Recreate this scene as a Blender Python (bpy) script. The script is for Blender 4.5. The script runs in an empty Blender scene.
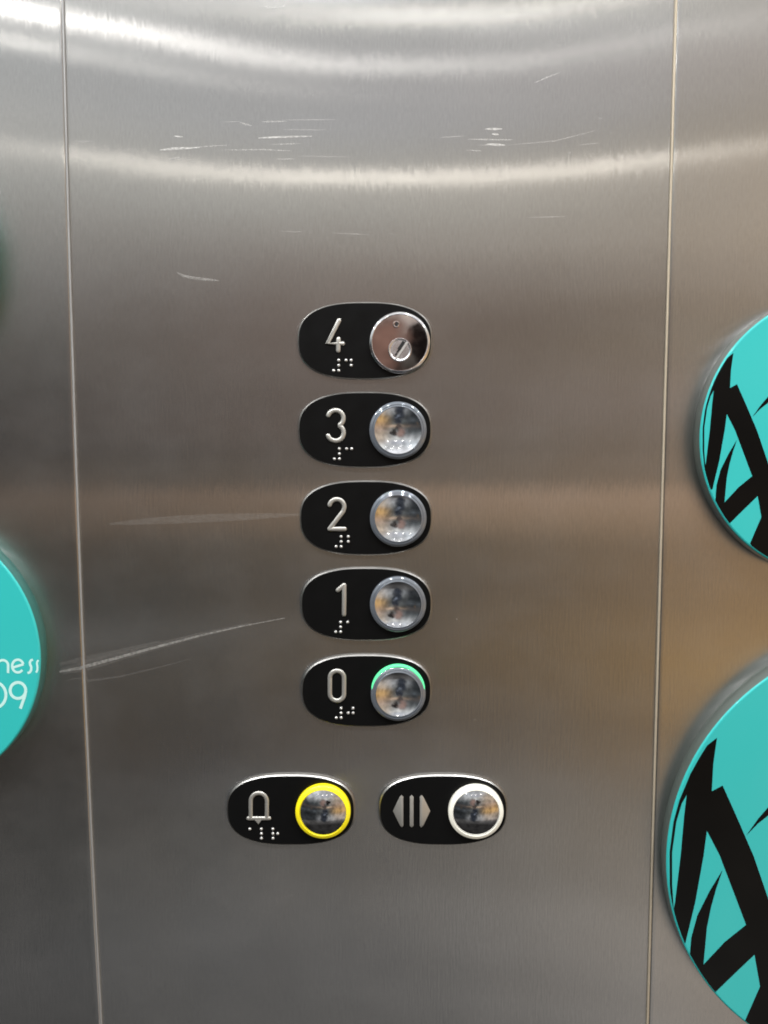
import bpy, bmesh, math, random
from mathutils import Vector
from mathutils.geometry import tessellate_polygon
random.seed(7)
scene = bpy.context.scene
C = scene.collection
PI = math.pi
MM = 0.001
F = 769.0                      # focal length of the photograph in pixels
WALL = 0.385                   # distance from the lens to the steel wall
CZ = 1.35                      # lens height
TH = math.radians(-4.6)

# ---------------------------------------------------------------- helpers
def P(px, py, h=0.0):
    """point on the plane h (metres) in front of the wall -> (x, z) in mm, z relative to the lens"""
    x = (px-384)/F; y = (512-py)/F
    d = (x, math.cos(TH)-y*math.sin(TH), math.sin(TH)+y*math.cos(TH))
    k = (WALL-h)/d[1]
    return (d[0]*k*1000, d[2]*k*1000)

def lin(c):
    return tuple(((v/255)/12.92 if v/255 <= 0.04045 else (((v/255)+0.055)/1.055)**2.4) for v in c)

def link(name, me, mat, parent=None):
    o = bpy.data.objects.new(name, me); C.objects.link(o)
    if mat: me.materials.append(mat)
    if parent: o.parent = parent
    return o

def obj(name, bm, mat, parent=None, smooth=True):
    bmesh.ops.recalc_face_normals(bm, faces=bm.faces)
    me = bpy.data.meshes.new(name); bm.to_mesh(me); bm.free()
    if smooth:
        for p in me.polygons: p.use_smooth = True
        me.set_sharp_from_angle(angle=math.radians(38))
    return link(name, me, mat, parent)

def thing(name, label, cat, xz, group=None):
    o = bpy.data.objects.new(name, None); C.objects.link(o)
    o.empty_display_size = 0.01
    o.location = (xz[0]*MM, WALL, CZ+xz[1]*MM)
    o['label'] = label; o['category'] = cat
    if group: o['group'] = group
    return o
# Local frame of every wall-mounted thing: x right, z up, -y out of the wall; sizes in mm.
def V(x, h, z): return (x*MM, -h*MM, z*MM)

def lathe(bm, prof, seg=96, cx=0, cz=0, shape=None, close=False):
    """prof: (radius, height) pairs, outside in; radius 0 closes with a fan"""
    rings = []
    for r, h in prof:
        if r < 1e-6:
            rings.append([bm.verts.new(V(cx, h, cz))]); continue
        ring = []
        for i in range(seg):
            a = 2*PI*i/seg
            if shape: x, z = shape(a, r)
            else: x, z = r*math.cos(a), r*math.sin(a)
            ring.append(bm.verts.new(V(cx+x, h, cz+z)))
        rings.append(ring)
    for a, b in zip(rings, rings[1:]):
        if len(b) == 1:
            for i in range(seg): bm.faces.new((a[i], a[(i+1) % seg], b[0]))
        else:
            for i in range(seg): bm.faces.new((a[i], a[(i+1) % seg], b[(i+1) % seg], b[i]))
    return rings

def oval(a0, b0, n=2.35):
    """superellipse outline, r = inset in mm"""
    def f(a, inset):
        c, s = math.cos(a), math.sin(a)
        A, B = a0-inset, b0-inset
        return (A*math.copysign(abs(c)**(2/n), c), B*math.copysign(abs(s)**(2/n), s))
    return f

def plate_rings(bm, a0, b0, prof, seg=120, n=2.62):
    f = oval(a0, b0, n); rings = []
    for inset, h in prof:
        rings.append([bm.verts.new(V(*(lambda q: (q[0], h, q[1]))(f(2*PI*i/seg, inset)))) for i in range(seg)])
    for a, b in zip(rings, rings[1:]):
        for i in range(seg): bm.faces.new((a[i], a[(i+1) % seg], b[(i+1) % seg], b[i]))
    return rings

def tube(bm, pts, r, h, flat=1.0, seg=12):
    """rounded raised bead along a polyline of (x, z) mm, centre height h, cross-section flattened by flat"""
    pts = [p for i, p in enumerate(pts) if i == 0 or math.dist(p, pts[i-1]) > 1e-4]
    n = len(pts); stations = []
    def tan(i):
        a = pts[max(i-1, 0)]; b = pts[min(i+1, n-1)]
        d = (b[0]-a[0], b[1]-a[1]); L = math.hypot(*d); return (d[0]/L, d[1]/L)
    t0, t1 = tan(0), tan(n-1)
    for k in (0.02, .35, .65, .87): stations.append(((pts[0][0]-t0[0]*r*math.sqrt(1-k*k), pts[0][1]-t0[1]*r*math.sqrt(1-k*k)), t0, k))
    for i in range(n): stations.append((pts[i], tan(i), 1.0))
    for k in (.87, .65, .35, 0.02): stations.append(((pts[-1][0]+t1[0]*r*math.sqrt(1-k*k), pts[-1][1]+t1[1]*r*math.sqrt(1-k*k)), t1, k))
    rings = []
    for p, t, k in stations:
        nx, nz = -t[1], t[0]
        rings.append([bm.verts.new(V(p[0]+nx*r*k*math.cos(a), h+r*k*flat*math.sin(a), p[1]+nz*r*k*math.cos(a)))
                      for a in [2*PI*j/seg for j in range(seg)]])
    for a, b in zip(rings, rings[1:]):
        for j in range(seg): bm.faces.new((a[j], a[(j+1) % seg], b[(j+1) % seg], b[j]))
    bm.faces.new(rings[0]); bm.faces.new(rings[-1])

def arc(cx, cz, r, a0, a1, n=20, rz=None):
    rz = rz or r
    return [(cx+r*math.cos(math.radians(a0+(a1-a0)*i/n)), cz+rz*math.sin(math.radians(a0+(a1-a0)*i/n))) for i in range(n+1)]

def slab(bm, poly, h0, h1, bev=0.0):
    """prism of a 2-D polygon between two heights, with an optional chamfer at the top"""
    def ring(ins, h):
        if ins == 0: return [bm.verts.new(V(x, h, z)) for x, z in poly]
        cx = sum(p[0] for p in poly)/len(poly); cz = sum(p[1] for p in poly)/len(poly)
        return [bm.verts.new(V(x+(cx-x)*ins, h, z+(cz-z)*ins)) for x, z in poly]
    rs = [ring(0, h0), ring(0, h1-(0.25 if bev else 0))]
    if bev: rs.append(ring(bev, h1))
    n = len(poly)
    for a, b in zip(rs, rs[1:]):
        for i in range(n): bm.faces.new((a[i], a[(i+1) % n], b[(i+1) % n], b[i]))
    bm.faces.new(rs[-1]); bm.faces.new(rs[0])

# ---------------------------------------------------------------- materials
def newmat(name):
    m = bpy.data.materials.new(name); m.use_nodes = True
    nt = m.node_tree; nt.nodes.clear()
    out = nt.nodes.new('ShaderNodeOutputMaterial')
    return m, nt, out

def princ(name, col, rough=0.4, metal=0.0, coat=0.0, aniso=0.0, radial=False, emit=None, estr=0.0, var=0.0, vscale=300, spec=0.5, bump=0.0, bscale=2500):
    m, nt, out = newmat(name); N = nt.nodes; L = nt.links
    b = N.new('ShaderNodeBsdfPrincipled'); L.new(b.outputs[0], out.inputs[0])
    b.inputs['Base Color'].default_value = (*col, 1); b.inputs['Roughness'].default_value = rough
    b.inputs['Metallic'].default_value = metal; b.inputs['Coat Weight'].default_value = coat
    b.inputs['Coat Roughness'].default_value = 0.04
    b.inputs['Specular IOR Level'].default_value = spec
    tc = N.new('ShaderNodeTexCoord')
    if aniso:
        b.inputs['Anisotropic'].default_value = aniso
        if radial:
            t = N.new('ShaderNodeTangent'); t.direction_type = 'RADIAL'; t.axis = 'Y'; L.new(t.outputs[0], b.inputs['Tangent'])
    if emit:
        b.inputs['Emission Color'].default_value = (*emit, 1); b.inputs['Emission Strength'].default_value = estr
    if var:
        n = N.new('ShaderNodeTexNoise'); n.inputs['Scale'].default_value = vscale; n.inputs['Detail'].default_value = 4
        L.new(tc.outputs['Object'], n.inputs['Vector'])
        r = N.new('ShaderNodeMapRange'); r.inputs[3].default_value = max(rough-var, .01); r.inputs[4].default_value = rough+var
        r.inputs[1].default_value = .3; r.inputs[2].default_value = .7
        L.new(n.outputs[0], r.inputs[0]); L.new(r.outputs[0], b.inputs['Roughness'])
    if bump:
        n = N.new('ShaderNodeTexNoise'); n.inputs['Scale'].default_value = bscale
        L.new(tc.outputs['Object'], n.inputs['Vector'])
        bu = N.new('ShaderNodeBump'); bu.inputs['Strength'].default_value = 1; bu.inputs['Distance'].default_value = bump
        L.new(n.outputs[0], bu.inputs['Height']); L.new(bu.outputs[0], b.inputs['Normal'])
    return m

def steel(name, tint=(0.60, 0.585, 0.565), rough=0.17, aniso=0.84):
    """stainless sheet with a vertical grain: sharp along the grain, very wide across it"""
    m, nt, out = newmat(name); N = nt.nodes; L = nt.links
    g = N.new('ShaderNodeBsdfAnisotropic'); g.distribution = 'GGX'
    tan = N.new('ShaderNodeCombineXYZ'); tan.inputs[2].default_value = 1.0
    L.new(tan.outputs[0], g.inputs['Tangent'])
    g.inputs['Anisotropy'].default_value = aniso
    tc = N.new('ShaderNodeTexCoord')
    def noise(sc, detail=2, rgh=.5):
        mp = N.new('ShaderNodeMapping'); mp.inputs['Scale'].default_value = (sc[0], 0.0, sc[2])
        n = N.new('ShaderNodeTexNoise'); n.inputs['Scale'].default_value = 1.0
        n.inputs['Detail'].default_value = detail; n.inputs['Roughness'].default_value = rgh
        L.new(tc.outputs['Object'], mp.inputs[0]); L.new(mp.outputs[0], n.inputs['Vector']); return n
    # roughness: faint smudges and wiped patches
    s = noise((14, 14, 9), 5, .6)
    r = N.new('ShaderNodeMapRange'); r.inputs[1].default_value = .3; r.inputs[2].default_value = .7
    r.inputs[3].default_value = rough-.014; r.inputs[4].default_value = rough+.016
    L.new(s.outputs[0], r.inputs[0]); L.new(r.outputs[0], g.inputs['Roughness'])
    # colour: grain streaks + blotches
    k = noise((1300, 1300, 240), 3, .7)
    bl = noise((9, 9, 6), 4, .55)
    mm = N.new('ShaderNodeMath'); mm.operation = 'MULTIPLY_ADD'; mm.inputs[1].default_value = .24; mm.inputs[2].default_value = .88
    L.new(k.outputs[0], mm.inputs[0])
    m2 = N.new('ShaderNodeMath'); m2.operation = 'MULTIPLY_ADD'; m2.inputs[1].default_value = .16; m2.inputs[2].default_value = -.08
    L.new(bl.outputs[0], m2.inputs[0])
    ad = N.new('ShaderNodeMath'); L.new(mm.outputs[0], ad.inputs[0]); L.new(m2.outputs[0], ad.inputs[1])
    vm = N.new('ShaderNodeVectorMath'); vm.operation = 'SCALE'; vm.inputs[0].default_value = tint
    L.new(ad.outputs[0], vm.inputs['Scale']); L.new(vm.outputs[0], g.inputs['Color'])
    # normal: short vertical strokes of the grain, and a very slight waviness of the sheet
    st = noise((1000, 1000, 75), 1.5, .5)
    b1 = N.new('ShaderNodeBump'); b1.inputs['Strength'].default_value = 1; b1.inputs['Distance'].default_value = .00004
    L.new(st.outputs[0], b1.inputs['Height'])
    w = noise((5, 5, 7), 1, .4)
    b2 = N.new('ShaderNodeBump'); b2.inputs['Strength'].default_value = 1; b2.inputs['Distance'].default_value = .0005
    L.new(w.outputs[0], b2.inputs['Height']); L.new(b1.outputs[0], b2.inputs['Normal']); L.new(b2.outputs[0], g.inputs['Normal'])
    d = N.new('ShaderNodeBsdfDiffuse'); d.inputs[0].default_value = (.35, .34, .33, 1)
    mx = N.new('ShaderNodeMixShader')
    sm = noise((22, 22, 30), 6, .65)
    hr = N.new('ShaderNodeMapRange'); hr.inputs[1].default_value = .42; hr.inputs[2].default_value = .70
    hr.inputs[3].default_value = .035; hr.inputs[4].default_value = .085
    L.new(sm.outputs[0], hr.inputs[0]); L.new(hr.outputs[0], mx.inputs[0])
    L.new(g.outputs[0], mx.inputs[1]); L.new(d.outputs[0], mx.inputs[2]); L.new(mx.outputs[0], out.inputs[0])
    return m

def scratch_glint_mat(name, alpha, rough):
    m, nt, out = newmat(name); N = nt.nodes; L = nt.links
    b = N.new('ShaderNodeBsdfPrincipled'); b.inputs['Base Color'].default_value = (.85, .83, .79, 1)
    b.inputs['Metallic'].default_value = .75; b.inputs['Roughness'].default_value = rough
    t = N.new('ShaderNodeBsdfTransparent'); mx = N.new('ShaderNodeMixShader')
    tc = N.new('ShaderNodeTexCoord'); n = N.new('ShaderNodeTexNoise'); n.inputs['Scale'].default_value = 700
    L.new(tc.outputs['Object'], n.inputs['Vector'])
    r = N.new('ShaderNodeMapRange'); r.inputs[1].default_value = .35; r.inputs[2].default_value = .65
    r.inputs[3].default_value = alpha*.4; r.inputs[4].default_value = alpha
    L.new(n.outputs[0], r.inputs[0]); L.new(r.outputs[0], mx.inputs[0])
    L.new(t.outputs[0], mx.inputs[1]); L.new(b.outputs[0], mx.inputs[2]); L.new(mx.outputs[0], out.inputs[0])
    return m

M_steel = steel('brushed_steel')
M_rim = princ('polished_rim', (.42, .41, .39), .34, 1.0, var=.05)
M_bead = princ('seam_bead_metal', (.36, .36, .355), .5, .35, var=.08, vscale=60)
M_bead_warmlit = princ('warm_lit_seam_bead_metal', (.56, .48, .36), .55, .35, var=.08, vscale=60)  # warm tint puts the amber light this seam reflects into the colour
M_black = princ('black_enamel', (.005, .005, .005), .33, 0, var=.05, vscale=120, spec=.16)
M_glyph = princ('raised_metal', (.56, .545, .50), .42, .7, var=.06, bump=.00001)
M_dot = princ('braille_metal', (.74, .73, .70), .34, .6)
M_ring = princ('clear_plastic_ring', (.19, .21, .24), .07, .35, coat=1.0, var=.04)
M_dish = princ('turned_steel_dish', (.78, .79, .82), .11, 1.0, aniso=.55, radial=True, var=.04, vscale=400)
M_dome = princ('mirror_steel_cap', (.66, .66, .68), .09, 1.0, aniso=.5, radial=True, var=.03, vscale=400)
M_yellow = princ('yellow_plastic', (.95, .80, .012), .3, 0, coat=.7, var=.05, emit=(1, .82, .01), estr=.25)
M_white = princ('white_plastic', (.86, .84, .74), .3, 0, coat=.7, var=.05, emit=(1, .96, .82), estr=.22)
M_green = princ('green_lamp_ring', (.10, .45, .22), .3, 0, emit=(.10, .85, .34), estr=.95)
M_chrome = princ('chrome', (.88, .87, .88), .03, 1.0)
M_lockface = princ('polished_lock_face', (.55, .46, .43), .07, 1.0, var=.03)
M_lock = princ('lock_barrel_metal', (.92, .91, .93), .26, 1.0, var=.05)
M_dark = princ('dark_slot', (.006, .006, .006), .6)
M_side = princ('acrylic_edge', (.10, .125, .11), .3, 0, coat=.5)
M_side_green = princ('green_tinted_acrylic_edge', (.03, .17, .15), .3, 0, coat=.5)
M_teal = princ('teal_print_under_acrylic', (.038, .54, .515), .4, 0, coat=.9, spec=.2)
M_ink = princ('black_print_under_acrylic', (.003, .003, .003), .4, 0, coat=.25, spec=.05)
M_text = princ('pale_print', (.60, .92, .86), .4, 0, coat=.6)
M_scr_glint = [scratch_glint_mat('scratch_bright', 1.0, .30), scratch_glint_mat('scratch_mid', .36, .38), scratch_glint_mat('scratch_faint', .22, .45)]

# ---------------------------------------------------------------- the steel sheets
ZS = [-.62+1.24*i/30 for i in range(31)]
def seam_left(z):
    # slightly bowed edge, mm
    t = z*1000
    pts = [(-620, -146), (-304, -149.9), (-230, -151.6), (-100, -153.4), (0, -153.9), (100, -153.9), (214, -153.2), (620, -150)]
    for (a, x0), (b, x1) in zip(pts, pts[1:]):
        if t <= b: return x0+(x1-x0)*(t-a)/(b-a)
    return pts[-1][1]
def seam_right(z): return 139.9-1.2*(z+.3)

YAW = .05         # the side sheets fall back slightly from the panel
def sheet(name, label, cat, side):
    root = bpy.data.objects.new(name, None)
    bm = bmesh.new(); rings = []
    for z in ZS:
        e = (seam_left if side < 0 else seam_right)(z)
        s = side
        prof = [(e+s*460, -40.0), (e+s*460, 1.1-460*YAW)] + [(e+s*d, 1.1-d*YAW) for d in (300, 200, 150, 120, 100, 85, 70, 55, 42, 30, 20, 12, 6, 3)]
        R = 1.0
        for k in range(0, 7):
            a = math.radians(90-15*k)
            prof.append((e+s*(R-R*math.cos(a)), 1.1-R+R*math.sin(a)-.05*YAW))
        prof.append((e, -40.0))
        rings.append([bm.verts.new((x*MM, -h*MM, z)) for x, h in prof])
    n = len(rings[0])
    for a, b in zip(rings, rings[1:]):
        for i in range(n): bm.faces.new((a[i], a[(i+1) % n], b[(i+1) % n], b[i]))
    bm.faces.new(rings[0]); bm.faces.new(rings[-1])
    o = obj(name, bm, M_steel); bpy.data.objects.remove(root)
    o.location = (0, WALL, CZ)
    o['label'] = label; o['category'] = cat
    bm = bmesh.new(); rings = []
    for z in ZS:
        e = (seam_left if side < 0 else seam_right)(z)
        rings.append([bm.verts.new(((e-side*.30+(.50 if side < 0 else .54)*math.cos(a))*MM, -(.62+.62*math.sin(a))*MM, z)) for a in [2*PI*k/12 for k in range(12)]])
    for a, b in zip(rings, rings[1:]):
        for i in range(12): bm.faces.new((a[i], a[(i+1) % 12], b[(i+1) % 12], b[i]))
    obj('seam_bead', bm, M_bead if side < 0 else M_bead_warmlit, o)
    return o
left_sheet = sheet('side_panel', 'brushed steel side sheet left of the control panel, behind the teal disc lettered ness 09', 'wall panel', -1); left_sheet['group'] = 'steel side sheets'
right_sheet = sheet('side_panel', 'brushed steel side sheet right of the control panel, behind the two discs with black strokes', 'wall panel', 1); right_sheet['group'] = 'steel side sheets'

panel = thing('control_panel', 'wide brushed steel lift control panel carrying the seven black button plates', 'control panel', (0, 0))
bm = bmesh.new()
g = [[bm.verts.new((x*MM, 0, z)) for x in (-158, -100, 0, 90, 146)] for z in ZS]
gb = [[bm.verts.new((x*MM, .0025, z)) for x in (-158, -100, 0, 90, 146)] for z in ZS]
for G in (g, gb):
    for a, b in zip(G, G[1:]):
        for i in range(4): bm.faces.new((a[i], a[i+1], b[i+1], b[i]))
for i in range(4):
    for j in (0, -1): bm.faces.new((g[j][i], g[j][i+1], gb[j][i+1], gb[j][i]))
for a, b, c, d in zip(g, g[1:], gb, gb[1:]):
    for j in (0, -1): bm.faces.new((a[j], b[j], d[j], c[j]))
obj('steel_sheet', bm, M_steel, panel)

# scratches and scuffs in the sheet: (points px, width px, brightness 0..2)
SC = [([(160,150),(175,148.6),(200,147.5)],2.6,0),([(196,147),(230,145)],.9,1),([(222,150),(262,149.6),(292,151)],1.3,1),([(258,138),(280,137),(312,136.2)],2.0,0),
 ([(262,121.8),(287,121.3)],1.4,1),([(282,120),(336,119.6)],.9,2),([(283,129.5),(327,130)],.9,2),([(240,122.5),(252,126)],1.6,1),([(224,122),(240,121.5)],.8,2),
 ([(174,136),(183,137)],1.4,0),([(169,159),(182,157.5)],1.3,1),([(131,159),(134,159.3)],1.6,1),([(270,144.6),(300,143.6)],1.1,1),([(275,159),(296,159)],1.2,1),
 ([(298,156),(352,157)],.9,2),([(75,142),(92,141)],1.0,2),([(280,231),(296,232),(303,231)],.9,2),([(333,233),(368,234.6)],1.2,2),
 ([(258,6),(273,7.6),(284,6),(288,2.6)],1.3,1),([(485,129),(502,129)],2.4,0),([(468,139.3),(514,140)],1.6,1),([(487,144.2),(505,145.2)],2.6,0),([(478,145),(508,145.3)],1.1,1),
 ([(492,134),(499,134.6)],2.2,0),([(509,145),(555,141),(598,130)],1.1,2),([(441,137.5),(464,136)],1.2,2),([(466,150),(482,151)],1.3,1),([(534,83),(548,77),(560,72.5)],1.0,1),
 ([(528,217.5),(567,216.5)],1.3,2),([(579,145),(599,143)],1.0,2),([(568,153),(571,152.6)],1.3,2),
 ([(456.5,618.5),(457.5,620)],1.6,1),([(474.5,719),(475.7,720)],1.5,1),([(390,234),(395,234.6)],1.2,2),
 
 ([(598,119),(602,118)],1.2,2),([(560,862),(566,868)],.9,2),([(273,900),(300,893)],.7,2)]
random.seed(3)
for _ in range(0):
    x = random.uniform(140, 620); y = random.choice([random.uniform(95, 175), random.uniform(20, 300)])
    l = random.uniform(5, 26); a = random.gauss(0, .12)
    SC.append(([(x, y), (x+l*math.cos(a), y+l*math.sin(a))], random.uniform(.5, .9), 2))
ARC = ([(177,272.5),(184,276),(195,278.3),(208,279.6),(219,280.6)], 3.2, 1)
SC.append(ARC)
def sliver(bm, pts, w, h=.04, fade=None):
    q = []
    for i in range(len(pts)-1):
        for k in range(6):
            t = k/6; q.append((pts[i][0]+(pts[i+1][0]-pts[i][0])*t, pts[i][1]+(pts[i+1][1]-pts[i][1])*t))
    q.append(pts[-1]); n = len(q); prev = None
    for i, p in enumerate(q):
        a = q[max(0, i-1)]; b = q[min(n-1, i+1)]
        dx, dz = b[0]-a[0], b[1]-a[1]; L = math.hypot(dx, dz) or 1
        s = i/(n-1)
        ww = w*.5*(math.sin(PI*min(max(s, .04), .96))**.6 if fade is None else fade(s))
        hh = h(p[0], p[1]) if callable(h) else h
        cur = (bm.verts.new(V(p[0]-dz/L*ww, hh, p[1]+dx/L*ww)), bm.verts.new(V(p[0]+dz/L*ww, hh, p[1]-dx/L*ww)))
        if prev: bm.faces.new((prev[0], prev[1], cur[1], cur[0]))
        prev = cur
for i, (pts, w, lv) in enumerate(SC):
    bm = bmesh.new(); sliver(bm, [P(*p) for p in pts], w*.42, h=.03+.0015*i)
    obj('scratch', bm, M_scr_glint[lv], panel, smooth=False)
# ---------------------------------------------------------------- braille
BR = {}
def cell(pattern, x, z, d=2.5):
    pos = {1: (0, 0), 2: (0, -1), 3: (0, -2), 4: (1, 0), 5: (1, -1), 6: (1, -2)}
    return [(x+pos[k][0]*d, z+pos[k][1]*d) for k in pattern]
dot_me = None
def braille_dot(x, z, parent):
    global dot_me
    if dot_me is None:
        bm = bmesh.new(); lathe(bm, [(.78, 0), (.74, .28), (.58, .52), (.32, .68), (0, .74)], 20)
        bmesh.ops.recalc_face_normals(bm, faces=bm.faces)
        dot_me = bpy.data.meshes.new('braille_dot'); bm.to_mesh(dot_me); bm.free(); dot_me.materials.append(M_dot)
        for p in dot_me.polygons: p.use_smooth = True
    o = bpy.data.objects.new('braille_dot', dot_me); C.objects.link(o); o.parent = parent
    o.location = V(x, FACE-.02, z)

# ---------------------------------------------------------------- button plates
A0, B0 = 33.1, 18.8
FACE = 2.0
def plate(label, cat, ctr_px):
    c = P(*ctr_px, h=.001)
    t = thing('lift_button', label, cat, c, 'lift buttons on black oval plates')
    bm = bmesh.new()
    plate_rings(bm, A0, B0, [(0, -.5), (0, 1.30), (.10, 1.42), (.62, 1.93)])
    obj('bezel', bm, M_rim, t)
    bm = bmesh.new()
    r = plate_rings(bm, A0, B0, [(.63, 1.1), (.63, 1.9), (.74, FACE)])
    bm.faces.new(r[-1])
    f = obj('face_plate', bm, M_black, t)
    loc = lambda px, py, h=.0022: (lambda q: (q[0]-c[0], q[1]-c[1]))(P(px, py, h))
    return t, f, loc

def ring_profile(R, prof, seg=96): pass

def floor_button(t, loc, ctr, glow=False):
    cx, cz = loc(*ctr, h=.0040)
    R = 14.15
    if glow:
        bm = bmesh.new(); lathe(bm, [(13.75, 1.9), (13.7, 3.6), (13.55, 4.2), (13.1, 4.45), (12.6, 4.3)], cx=cx, cz=cz+1.45)
        obj('glow_ring', bm, M_green, t)
        R = 13.95
    bm = bmesh.new()
    lathe(bm, [(R, 1.9), (R, 3.9), (R-.10, 4.10), (R-.5, 4.40), (R-.9, 4.64), (R-1.3, 4.84), (R-1.5, 4.88), (R-1.6, 4.66), (R-2.0, 4.92), (R-2.4, 5.12), (R-2.55, 5.1), (R-2.65, 4.3)], cx=cx, cz=cz)
    obj('button_ring', bm, M_ring, t)
    r0 = R-2.6; RS = 31.0; h0 = 4.55
    dep = RS-math.sqrt(RS*RS-r0*r0)
    prof = [(r0, h0)]+[(r0*k, h0-(math.sqrt(RS*RS-(r0*k)**2)-(RS-dep))) for k in (.93, .85, .75, .65, .55, .45, .35, .25, .15, .07)]+[(0, h0-dep)]
    bm = bmesh.new(); lathe(bm, prof, cx=0, cz=0)
    o = obj('button_dish', bm, M_dish, t); o.location = V(cx, 0, cz)
    o.rotation_euler = (random.uniform(-.035, .035), 0, random.uniform(-.035, .035))   # each cap sits a little differently
    return cx, cz

def wide_button(t, loc, ctr, mat):
    cx, cz = loc(*ctr, h=.0040)
    R = 14.15; r0 = 11.95
    bm = bmesh.new()
    lathe(bm, [(R, 1.9), (R, 4.4), (R-.12, 4.75), (R-.45, 5.0), (r0+.5, 5.75), (r0+.2, 5.85), (r0, 5.6), (r0, 5.3)], cx=cx, cz=cz)
    obj('button_ring', bm, mat, t)
    RS = 23.0; h0 = 5.4; s = lambda r: math.sqrt(RS*RS-r*r)-math.sqrt(RS*RS-r0*r0)
    prof = [(r0, h0)]+[(r0*k, h0+s(r0*k)) for k in (.93, .85, .75, .65, .55, .45, .35, .25, .15, .07)]+[(0, h0+s(0))]
    bm = bmesh.new(); lathe(bm, prof)
    o = obj('button_cap', bm, M_dome, t); o.location = V(cx, 0, cz)
    o.rotation_euler = (random.uniform(-.02, .02), 0, random.uniform(-.03, .03))

def glyph(f, loc, strokes, r=1.12):
    bm = bmesh.new()
    for s in strokes: tube(bm, [loc(*p) for p in s], r, FACE+.25, .5)
    obj('numeral', bm, M_glyph, f)
def parc(cx, cy, r, a0, a1, ry=None, n=18):       # arc in photo pixels, y down
    ry = ry or r
    return [(cx+r*math.cos(math.radians(a0+(a1-a0)*i/n)), cy-ry*math.sin(math.radians(a0+(a1-a0)*i/n))) for i in range(n+1)]

def dots(f, loc, start_px, pats, dx=6.1):
    x, z = loc(*start_px)
    for i, p in enumerate(pats):
        for (a, b) in cell(p, x+i*dx, z): braille_dot(a, b, f)
NUM = (3, 4, 5, 6)

# 4 : key switch
t, f, loc = plate('black oval plate with raised 4 and a chrome key switch, topmost of the column', 'lift button', (365, 341))
glyph(f, loc, [[(350-11.0, 320.6), (327.6, 343.4), (342.6, 343.6)], [(338.5, 339.2), (338.2, 350.6)]])
# sharpen the elbow of the 4 with its own rounded joint is part of the same bead
dots(f, loc, (333.6, 360.3), [NUM, (1, 4, 5)])
cx, cz = loc(399.8, 342.6, h=.0040)
R = 14.9
bm = bmesh.new()
lathe(bm, [(R, 1.9), (R, 3.6), (R-.10, 3.80), (R-.4, 4.03), (R-.7, 4.21), (R-1.0, 4.36), (R-1.2, 4.38), (R-1.4, 4.2), (R-1.5, 3.7)], cx=cx, cz=cz); obj('lock_bezel', bm, M_chrome, t)
RS = 230.0; r0 = R-1.45; s = lambda r: math.sqrt(RS*RS-r*r)-math.sqrt(RS*RS-r0*r0)
bm = bmesh.new(); lathe(bm, [(r0, 3.9)]+[(r0*k, 3.9+s(r0*k)) for k in (.95, .85, .7, .5, .3, .15)]+[(0, 3.9+s(0))])
lf = obj('lock_face', bm, M_lockface, t); lf.location = V(cx, 0, cz)
hx, hz = loc(396.3, 324.4, h=.0045)
bm = bmesh.new(); lathe(bm, [(1.75, 4.0), (1.65, 4.6), (1.3, 4.72), (.95, 4.5), (.9, 4.36), (0, 4.36)], 32)
p = obj('indicator_hole', bm, M_lockface, lf); p.location = V(hx-cx, 0, hz-cz)
bm = bmesh.new(); lathe(bm, [(.85, 4.38), (.3, 4.4), (0, 4.4)], 24)
p2 = obj('indicator_lens', bm, M_dark, lf); p2.location = V(hx-cx, 0, hz-cz)
kx, kz = loc(399.9, 349.6, h=.0055)
bm = bmesh.new(); lathe(bm, [(5.75, 3.9), (5.7, 5.2), (5.4, 5.6), (4.9, 5.55), (4.6, 5.3), (0, 5.35)], 64)
kb = obj('lock_barrel', bm, M_lock, lf); kb.location = V(kx-cx, 0, kz-cz)
ang = math.atan2(-(570-400), (350-465)); dx_, dz_ = math.cos(math.radians(56)), math.sin(math.radians(56))
def quad(cu, cv, lu, lv):   # oriented rectangle: u along the slot, v across it
    return [(cu*dx_-cv*dz_+a*lu*dx_-b*lv*dz_, cu*dz_+cv*dx_+a*lu*dz_+b*lv*dx_) for a, b in ((-1, -1), (1, -1), (1, 1), (-1, 1))]
bm = bmesh.new(); slab(bm, quad(2.0, .5, 2.3, .8), 5.3, 5.62)
k1 = obj('key_slot', bm, M_dark, lf, smooth=False); k1.location = kb.location
bm = bmesh.new(); slab(bm, quad(-.9, .35, 1.0, .45), 5.3, 5.62); slab(bm, quad(-2.9, .3, .7, .4), 5.3, 5.62)
k3 = obj('key_pin', bm, M_dark, lf, smooth=False); k3.location = kb.location
bm = bmesh.new(); slab(bm, quad(-.1, -.95, 5.0, .45), 5.3, 5.9, .02)
k2 = obj('slot_edge', bm, M_dot, lf, smooth=False); k2.location = kb.location

# 3
t, f, loc = plate('black oval plate with raised 3 and a clear-ringed steel button, directly under plate 4', 'lift button', (365, 430))
glyph(f, loc, [parc(335.6, 418.3, 7.9, 158, -62, 8.0)+parc(335.6, 432.8, 8.1, 62, -158, 8.0)])
dots(f, loc, (334.3, 448.8), [NUM, (1, 4)])
floor_button(t, loc, (398, 430.4))
# 2
t, f, loc = plate('black oval plate with raised 2 and a clear-ringed steel button, middle of the five floors', 'lift button', (366, 518))
glyph(f, loc, [parc(336.8, 506.8, 7.5, 165, -32), [(343.4, 511.0), (336.5, 520), (329.6, 528.8)], [(329.6, 529), (344.6, 529)]])
dots(f, loc, (336.1, 536.7), [NUM, (1, 2)])
floor_button(t, loc, (398.2, 518.4))
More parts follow.
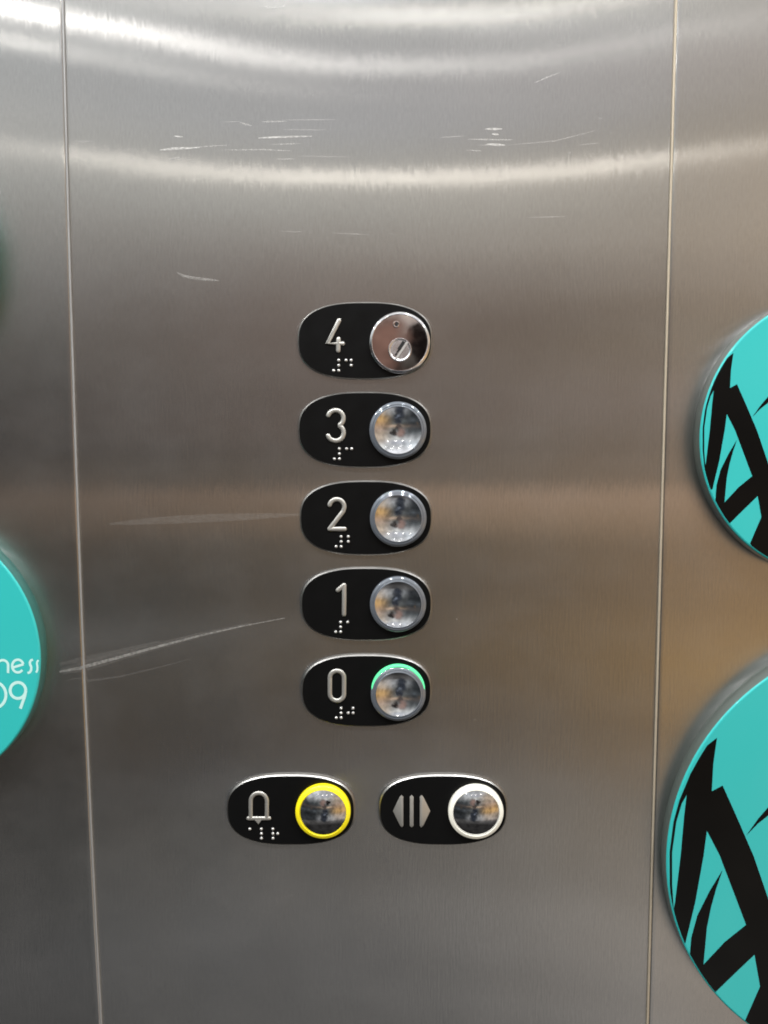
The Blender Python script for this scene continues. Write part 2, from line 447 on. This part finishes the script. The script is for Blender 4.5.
# 1
t, f, loc = plate('black oval plate with raised 1 and a clear-ringed steel button, between plates 2 and 0', 'lift button', (366.4, 604))
glyph(f, loc, [[(337.9, 590.2), (344.0, 585.2)], [(344.2, 585.2), (344.2, 600), (344.0, 614.2)]])
dots(f, loc, (335.6, 622.2), [NUM, (1,)])
floor_button(t, loc, (398, 604.4))
# 0
t, f, loc = plate('black oval plate with raised 0 and a steel button lit green, under plate 1', 'lift button', (366.5, 690.4))
st_ = parc(337, 677.9, 7.1, 180, 0)+parc(337, 693.6, 7.1, 0, -180)+[(329.9, 685.0), (329.9, 677.9-.01)]
glyph(f, loc, [st_])
dots(f, loc, (336.2, 708.3), [NUM, (2, 4, 5)])
floor_button(t, loc, (398.2, 694.2), glow=True)
# alarm
t, f, loc = plate('black oval plate with raised bell symbol and a yellow-ringed alarm button, bottom row', 'alarm button', (291, 809.4))
bm = bmesh.new()
for s in ([(250.7, 817.6)]+parc(258.8, 801.2, 8.1, 180, 0)+[(266.9, 817.6)], [(248.3, 818.4), (269.2, 818.4)], ):
    tube(bm, [loc(*p) for p in s], 1.05, FACE+.25, .5)
slab(bm, [loc(*p) for p in ((254.8, 819.5), (262.0, 819.5), (258.5, 824.0))], FACE-.2, FACE+.7, .1)
obj('bell_symbol', bm, M_glyph, f)
dots(f, loc, (249.8, 829.1), [(1,), (1, 2, 3), (1, 2, 3, 5)], dx=5.95)
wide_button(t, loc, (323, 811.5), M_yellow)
# door open
t, f, loc = plate('black oval plate with raised arrowheads and bar beside a white-ringed button', 'door button', (443, 809.4))
for nm, poly in (('arrowhead', ((393.0, 810.8), (399.6, 797.0), (401.5, 795.0), (403.4, 797.0), (403.4, 825.4), (402, 827.0), (400.2, 825.6))),
                 ('bar', ((409.7, 797), (411.6, 795.0), (413.6, 797), (413.6, 825.6), (411.6, 827.2), (409.7, 825.6))),
                 ('arrowhead', ((419.7, 797), (421.6, 795.0), (423.4, 797.0), (430.2, 810.8), (423.2, 825.6), (421.2, 827.2), (419.7, 825.6)))):
    bm = bmesh.new(); slab(bm, [loc(*p) for p in poly], FACE-.2, FACE+.75, .09)
    obj(nm, bm, M_glyph, f)
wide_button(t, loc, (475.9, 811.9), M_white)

# ---------------------------------------------------------------- teal discs
TK = 9.0
def disc(label, ctr, R, th=TK, group='round teal acrylic discs'):
    t = thing('sign_disc', label, 'disc sign', ctr, group)
    bm = bmesh.new()
    r = lathe(bm, [(R-.3, -14), (R-.3, .6), (R, 1.2), (R, th-.9), (R-.05, th-.75)], 192)
    obj('acrylic_body', bm, M_side if ctr[0] > 0 else M_side_green, t)
    bm = bmesh.new()
    r = lathe(bm, [(R-.05, th-.75), (R-.25, th-.3), (R-.8, th), (R-1.2, th)], 192)
    bm.faces.new(r[-1])
    f = obj('printed_face', bm, M_teal, t)
    return t, f
h9 = .009
uc = (223.1, 7.0); UR = 69.3
lc = (258.2, -206.1); LR = 114.4
A_ = [(733.4,353),(731,370),(730,388),(726.8,414),(724.7,430),(719.2,461),(712.4,489.5),(706,489),(703,476),(706.0,461.5),(709.8,430),(712,405),(714,388),(716,377),(722,366),(727,358)]
B_ = [(730,388),(737,384.2),(746.6,406),(757.2,431),(768,463),(790,530),(800,600),(770,575),(750,543.4),(761.3,517),(757.5,495),(752,475.6),(735,430),(726.6,413.6)]
C_ = [(737,439.6),(732.8,452),(729.5,464),(726.7,478),(724.5,502),(722,515),(715.2,503),(715.5,497),(716.5,484.7),(720.6,469.6),(728.8,453.2)]
D_ = [(724.5,502.4),(738.3,487.4),(752.5,475.8),(758,495.5),(743.8,509.3),(730,523),(725,523),(715,505),(716,495)]
E_ = [(752.3,417),(760,406),(768,396.6),(785,380),(800,371),(800,384),(785,389),(768,402.6),(760,409)]
F_ = [(716,377),(709,394),(705.2,408),(702.6,428),(702.6,450),(704.5,470),(705.4,470),(704.2,450),(704.2,428),(707,408),(710.5,396),(715,388)]
G_ = [(790,440),(850,500),(880,560),(850,590),(800,540)]
def clip(pts, R, n=160):
    # Sutherland-Hodgman against a regular polygon inscribed in the printable circle
    for i in range(n):
        a = 2*PI*i/n; nx, nz = math.cos(a), math.sin(a)
        dist = lambda p: p[0]*nx+p[1]*nz-R
        out = []
        for p, q in zip(pts, pts[1:]+pts[:1]):
            dp, dq = dist(p), dist(q)
            if dp <= 0: out.append(p)
            if (dp < 0 < dq) or (dq < 0 < dp):
                t = dp/(dp-dq); out.append((p[0]+(q[0]-p[0])*t, p[1]+(q[1]-p[1])*t))
        pts = out
    return [p for i, p in enumerate(pts) if math.dist(p, pts[i-1]) > 1e-3]
def strokes(f, ctr, R, k, sc, sh=(0, 0)):
    for i, poly in enumerate((A_, B_, C_, D_, E_, F_)):
        pts = []
        for p in poly:
            q = P(*p, h=h9); pts.append(((q[0]-uc[0])*k+sh[0], (q[1]-uc[1])*sc+sh[1]))
        pts = clip(pts, R-.85)
        e = .05+.012*i
        bm = bmesh.new(); vs = [bm.verts.new(V(x, TK+e, z)) for x, z in pts]
        for tri in tessellate_polygon([[Vector((x, z, 0)) for x, z in pts]]):
            try: bm.faces.new([vs[j] for j in tri])
            except ValueError: pass
        obj('printed_stroke', bm, M_ink, f, smooth=False)
t, f = disc('smaller teal disc crossed by black strokes, above the big one on the right sheet', uc, UR)
strokes(f, uc, UR, 1.0, 1.0)
t, f = disc('largest teal disc crossed by black strokes, at the lower right beside the seam', lc, LR)
strokes(f, lc, LR, 1.614, 1.66, (-104.617+1.61406*uc[0]-.01297*uc[1]-lc[0]-.1, -213.13+1.66*uc[1]-.0378*uc[0]-lc[1]))
le = (-242.3, -101.9); 
t, f = disc('teal disc with pale lettering ness and 09, at the left edge of the photo', le, 71.1)
def lettering(name, px_strokes, r):
    bm = bmesh.new()
    for i, s in enumerate(px_strokes):
        q = [P(*p, h=h9) for p in s]; q = [(x-le[0], z-le[1]) for x, z in q]
        sliver_const(bm, q, r, TK+.06+.02*i)
    obj(name, bm, M_text, f, smooth=False)
def sliver_const(bm, q, r, h):
    n = len(q); L = []; Rr = []
    for i, p in enumerate(q):
        a = q[max(0, i-1)]; b = q[min(n-1, i+1)]; dx, dz = b[0]-a[0], b[1]-a[1]; l = math.hypot(dx, dz)
        L.append((p[0]-dz/l*r, p[1]+dx/l*r)); Rr.append((p[0]+dz/l*r, p[1]-dx/l*r))
    prev = None
    for a, b in zip(L, Rr):
        cur = (bm.verts.new(V(a[0], h, a[1])), bm.verts.new(V(b[0], h, b[1])))
        if prev: bm.faces.new((prev[0], prev[1], cur[1], cur[0]))
        prev = cur
lettering('letter_n', [[(-2.8, 673), (-2.8, 659.5)], [(-2.8, 666)]+parc(2.8, 665.3, 5.4, 170, 0, 5.2)+[(8.2, 673)]], .62)
lettering('letter_e', [[(12.6, 667.6), (23.6, 664.2)], parc(17.9, 666, 5.7, 18, 322, 6.4)], .62)
lettering('letter_s', [[(33.0, 659.6), (31.0, 660.3), (29.9, 662.3), (30.2, 664.5), (31.3, 667.0), (31.2, 670), (29.9, 672.3), (27.6, 673)]], .62)
lettering('letter_s', [[(38.6, 660.2), (37.3, 661.5), (36.9, 663.5), (37.6, 667.0), (37.4, 670), (36.2, 672.6)]], .5)
lettering('digit_zero', [parc(-6.0, 695, 12.0, 0, 180, 13.0)+parc(-6.0, 695, 12.0, 180, 360, 13.0)], .75)
lettering('digit_nine', [parc(18.0, 690.4, 7.8, 0, 360, 8.0, 30), [(25.8, 690.4), (24.9, 696), (22.8, 702), (20.4, 708.6)]], .75)
c4 = P(0, 262)
disc('teal disc barely entering the frame at the upper left, above the lettered one', (-190.3-69.0, c4[1]), 71.1)

# ---------------------------------------------------------------- painted light streaks at the left
# slivers painting a streaked light reflection across the seam, from lettered disc to buttons
def painted_glint(pts, w, lv, h, parent, base=(0, 0)):
    bm = bmesh.new(); sliver(bm, [P(*p) for p in pts], w*.5, h=h, fade=lambda s: (min(1, s*12)*.25+.75)*(1-s)**.55+.06)
    return obj('painted_glint', bm, M_scr_glint[lv], parent, smooth=False)
M_glint = scratch_glint_mat('glint_mark', .8, .36); M_glint_haze = scratch_glint_mat('glint_haze', .12, .42)
M_scr_glint += [M_glint, M_glint_haze]
def onleft(e): return lambda x, z: 1.1-YAW*(seam_left(z*MM)-x)+e
full = [(60,671.5),(84.2,666.8),(120,657),(160,646),(200,635.5),(240,626.5),(285,618)]
def part_glint(pts, w0, w1, lv, h, parent):
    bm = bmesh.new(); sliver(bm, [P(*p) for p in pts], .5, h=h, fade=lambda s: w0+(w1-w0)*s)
    return obj('painted_glint', bm, M_scr_glint[lv], parent, smooth=False)
part_glint(full[:2], 1.6, 3.2, 3, onleft(0.06), left_sheet); part_glint(full[1:], 3.2, .6, 3, .14, panel)
part_glint([(62,671),(84,666)], 6, 10, 4, onleft(0.10), left_sheet); part_glint([(86,666),(120,656.5),(160,645.5),(200,635),(250,624)], 10, 3, 4, .18, panel)
part_glint([(60,664),(84,659)], 2.5, 6, 4, onleft(0.04), left_sheet); part_glint([(86,659),(120,651),(160,641)], 6, 1.5, 4, .12, panel)
bm = bmesh.new(); sliver(bm, [P(*p) for p in ((110,524),(150,521),(200,518.5),(250,516.5),(300,514.5))], 4.0, h=.10); obj('painted_glint', bm, M_glint_haze, panel, smooth=False)  # pale strip painting a soft reflected glow on the steel
part_glint([(66,681),(75,678),(84,678)], .6, 1.4, 4, onleft(0.08), left_sheet); part_glint([(86,681),(120,676.5),(160,667),(190,659)], 2.4, .5, 4, .16, panel)

# ---------------------------------------------------------------- surroundings: the light that the steel mirrors
w = bpy.data.worlds.new('World'); scene.world = w; w.use_nodes = True
nt = w.node_tree; N = nt.nodes; L = nt.links; N.clear()
wo = N.new('ShaderNodeOutputWorld'); bg = N.new('ShaderNodeBackground'); L.new(bg.outputs[0], wo.inputs[0])
tc = N.new('ShaderNodeTexCoord'); vec = tc.outputs['Generated']
nz = N.new('ShaderNodeTexNoise'); nz.inputs['Scale'].default_value = 3.5; nz.inputs['Detail'].default_value = 4
L.new(vec, nz.inputs['Vector'])
ns = N.new('ShaderNodeVectorMath'); ns.operation = 'MULTIPLY_ADD'; ns.inputs[1].default_value = (.05, .05, .028); ns.inputs[2].default_value = (-.025, -.025, -.014)
L.new(nz.outputs['Color'], ns.inputs[0])
av = N.new('ShaderNodeVectorMath'); L.new(vec, av.inputs[0]); L.new(ns.outputs[0], av.inputs[1])
sep = N.new('ShaderNodeSeparateXYZ'); L.new(av.outputs[0], sep.inputs[0])
fz = N.new('ShaderNodeMapRange'); fz.inputs[1].default_value = -.8; fz.inputs[2].default_value = .8
L.new(sep.outputs[2], fz.inputs[0])
def zrow(y):
    t = (450-y)/F; return t/math.sqrt(1+t*t)
def ramp(rows, low, high):
    r = N.new('ShaderNodeValToRGB'); e = r.color_ramp.elements
    pts = [((zrow(y)+.8)/1.6, tuple(v/.57 for v in lin(c))) for y, c in rows]
    pts += [((-.66+.8)/1.6, low), ((-.78+.8)/1.6, tuple(v*.25 for v in low)), ((.60+.8)/1.6, high), (1.0, high)]
    pts.sort(key=lambda p: p[0])
    e[0].position = pts[0][0]; e[0].color = (*pts[0][1], 1)
    e[1].position = pts[-1][0]; e[1].color = (*pts[-1][1], 1)
    for p, c in pts[1:-1]:
        k = e.new(p); k.color = (*c, 1)
    L.new(fz.outputs[0], r.inputs[0]); return r
mid = [(0,(165,166,166)),(45,(156,157,160)),(100,(145,146,150)),(140,(139,141,145)),(175,(143,143,140)),(200,(164,163,158)),(250,(154,154,151)),(300,(136,136,133)),(350,(113,113,111)),
       (400,(93,94,92)),(450,(80,81,78)),(462,(106,101,94)),(478,(90,88,82)),(492,(186,160,138)),(512,(154,134,114)),(540,(84,81,74)),(580,(74,75,73)),(660,(78,79,77)),(750,(95,96,94)),(850,(122,123,122)),(950,(136,137,137)),(1024,(132,133,133))]
lef = [(0,(188,192,193)),(55,(165,169,170)),(100,(150,154,156)),(155,(156,158,158)),(200,(148,150,149)),(250,(128,129,128)),(300,(102,104,104)),(350,(76,79,79)),(400,(54,57,58)),
       (450,(46,47,48)),(490,(60,55,51)),(520,(52,49,47)),(550,(40,40,40)),(600,(42,45,46)),(635,(66,70,73)),(665,(50,53,55)),(750,(31,33,34)),(850,(36,38,39)),(950,(39,41,43)),(1024,(36,38,39))]
rig = [(0,(179,179,172)),(50,(167,164,156)),(100,(158,149,140)),(150,(160,149,135)),(200,(164,149,132)),(250,(158,143,125)),(300,(156,141,124)),(350,(152,136,116)),(400,(146,128,114)),
       (450,(140,120,101)),(490,(148,124,101)),(540,(146,119,90)),(600,(150,120,81)),(650,(156,125,81)),(700,(158,127,84)),(750,(154,127,92)),(800,(142,126,107)),(900,(136,124,110)),(1024,(136,127,118))]
low = (.12, .115, .11); high = (.8, .8, .8)
rL, rM, rR = ramp(lef, low, high), ramp(mid, low, high), ramp(rig, low, high)
def mixc(fac, a, b):
    m = N.new('ShaderNodeMix'); m.data_type = 'RGBA'
    if isinstance(fac, float): m.inputs[0].default_value = fac
    else: L.new(fac, m.inputs[0])
    L.new(a, m.inputs[6])
    if isinstance(b, tuple): m.inputs[7].default_value = (*b, 1)
    else: L.new(b, m.inputs[7])
    return m.outputs[2]
def mr(src, a, b):
    r = N.new('ShaderNodeMapRange'); r.interpolation_type = 'SMOOTHSTEP'; r.inputs[1].default_value = a; r.inputs[2].default_value = b
    L.new(src, r.inputs[0]); return r.outputs[0]
col = mixc(mr(sep.outputs[0], .05, -.42), rM.outputs[0], rL.outputs[0])
col = mixc(mr(sep.outputs[0], .12, .58), col, rR.outputs[0])
def blob(col, d, inner, outer, c):
    n = math.sqrt(sum(v*v for v in d)); d = tuple(v/n for v in d)
    dp = N.new('ShaderNodeVectorMath'); dp.operation = 'DOT_PRODUCT'; dp.inputs[1].default_value = d
    L.new(av.outputs[0], dp.inputs[0])
    f = mr(dp.outputs['Value'], math.cos(math.radians(outer)), math.cos(math.radians(inner)))
    return mixc(f, col, c)
col = blob(col, (-.50, -.86, -.20), 2.5, 5.5, lin((225, 165, 80)))       # amber patch for the button caps to mirror
col = blob(col, (.95, -.25, -.2), 6, 18, lin((170, 150, 120)))
for e, r in ((-.62, 12), (-.42, 11), (-.26, 8)): col = blob(col, (-.02, -1, e), r*.6, r, (.03, .035, .045))   # the photographer's dark jacket
col = blob(col, (.04, -1, -.40), 1.5, 4, (.22, .25, .30))
col = blob(col, (.0, -1, -.05), 3, 6, (.07, .055, .05))
col = blob(col, (.17, -1, .12), 4, 6, (.012, .010, .010))
col = blob(col, (-.07, -1, .13), 4, 9, (.27, .18, .15))             # hand and phone
cn = N.new('ShaderNodeTexNoise'); cn.inputs['Scale'].default_value = 5.0; cn.inputs['Detail'].default_value = 3; cn.inputs['Roughness'].default_value = .6
L.new(vec, cn.inputs['Vector'])
cr = N.new('ShaderNodeMapRange'); cr.inputs[1].default_value = .38; cr.inputs[2].default_value = .62; cr.inputs[3].default_value = .62; cr.inputs[4].default_value = 1.38
L.new(cn.outputs[0], cr.inputs[0])
sc_ = N.new('ShaderNodeVectorMath'); sc_.operation = 'SCALE'; L.new(col, sc_.inputs[0]); L.new(cr.outputs[0], sc_.inputs['Scale'])
L.new(sc_.outputs[0], bg.inputs[0]); bg.inputs[1].default_value = 1.07

# ---------------------------------------------------------------- lamps: ceiling downlights and ceiling panel
HC = .85                                                              # ceiling above the lens
def lamp(name, x, y, z, size, energy, color=(1, 1, 1), rot=(0, 0, 0), shape='DISK', sy=None):
    d = bpy.data.lights.new(name, 'AREA'); d.shape = shape; d.size = size; d.energy = energy; d.color = color
    if sy: d.size_y = sy
    o = bpy.data.objects.new(name, d); C.objects.link(o); o.location = (x, y, CZ+z); o.rotation_euler = rot
    return o
def row(py, xs, energy, size=.018, color=(1, .95, .86), px=384):
    u = (px-384)/F; t = (450-py)/F/math.sqrt(1+u*u)
    pz = P(px, py)[1]*MM
    d = (HC-pz)/t
    for x, k in xs:
        # aimed at the panel
        lamp('ceiling_downlight', x, WALL-math.sqrt(d*d-x*x), HC, size, energy*k, color, rot=(math.atan2(d, HC), 0, 0))
row(186, [(-.75, 1.0), (-.25, 1.2), (.22, 1.2), (.75, 1.3)], .066, size=.045)
row(76, [(-.80, 7.5), (-.5, 1.5), (-.1, .6), (.25, .5), (.6, .4)], .028, size=.03, color=(1, .98, .95))
row(34, [(-.5, .4), (0, 1.5), (.3, 1.5), (.6, 1.0)], .020, size=.03, color=(1, .97, .88))
row(104, [(-.95, 2.4), (-.6, .4)], .030, size=.03, color=(1, .98, .93))
for x, dy, e in ((-1.05, .52, 3.0), (-.66, .56, 4.6), (-.30, .60, 5.2), (.20, .60, 5.2), (.54, .56, 3.8), (.95, .52, 2.0)):
    lamp('ceiling_spot', x, WALL-dy, HC, .022, e*1.05, (.97, .98, 1), (math.radians(8), 0, 0))

# ---------------------------------------------------------------- camera
cam = bpy.data.cameras.new('Camera'); co = bpy.data.objects.new('Camera', cam); C.objects.link(co)
co.location = (0, 0, CZ); co.rotation_euler = (math.radians(90)+TH, 0, 0)
cam.sensor_fit = 'VERTICAL'; cam.sensor_height = 36; cam.lens = F/1024*36
cam.clip_start = .01; cam.clip_end = 50
scene.camera = co
scene.render.resolution_x = 768; scene.render.resolution_y = 1024
scene.view_settings.view_transform = 'Standard'; scene.view_settings.look = 'None'
scene.cycles.pixel_filter_type = 'BLACKMAN_HARRIS'; scene.cycles.filter_width = 1.8
scene.view_settings.exposure = 0; scene.view_settings.gamma = 1
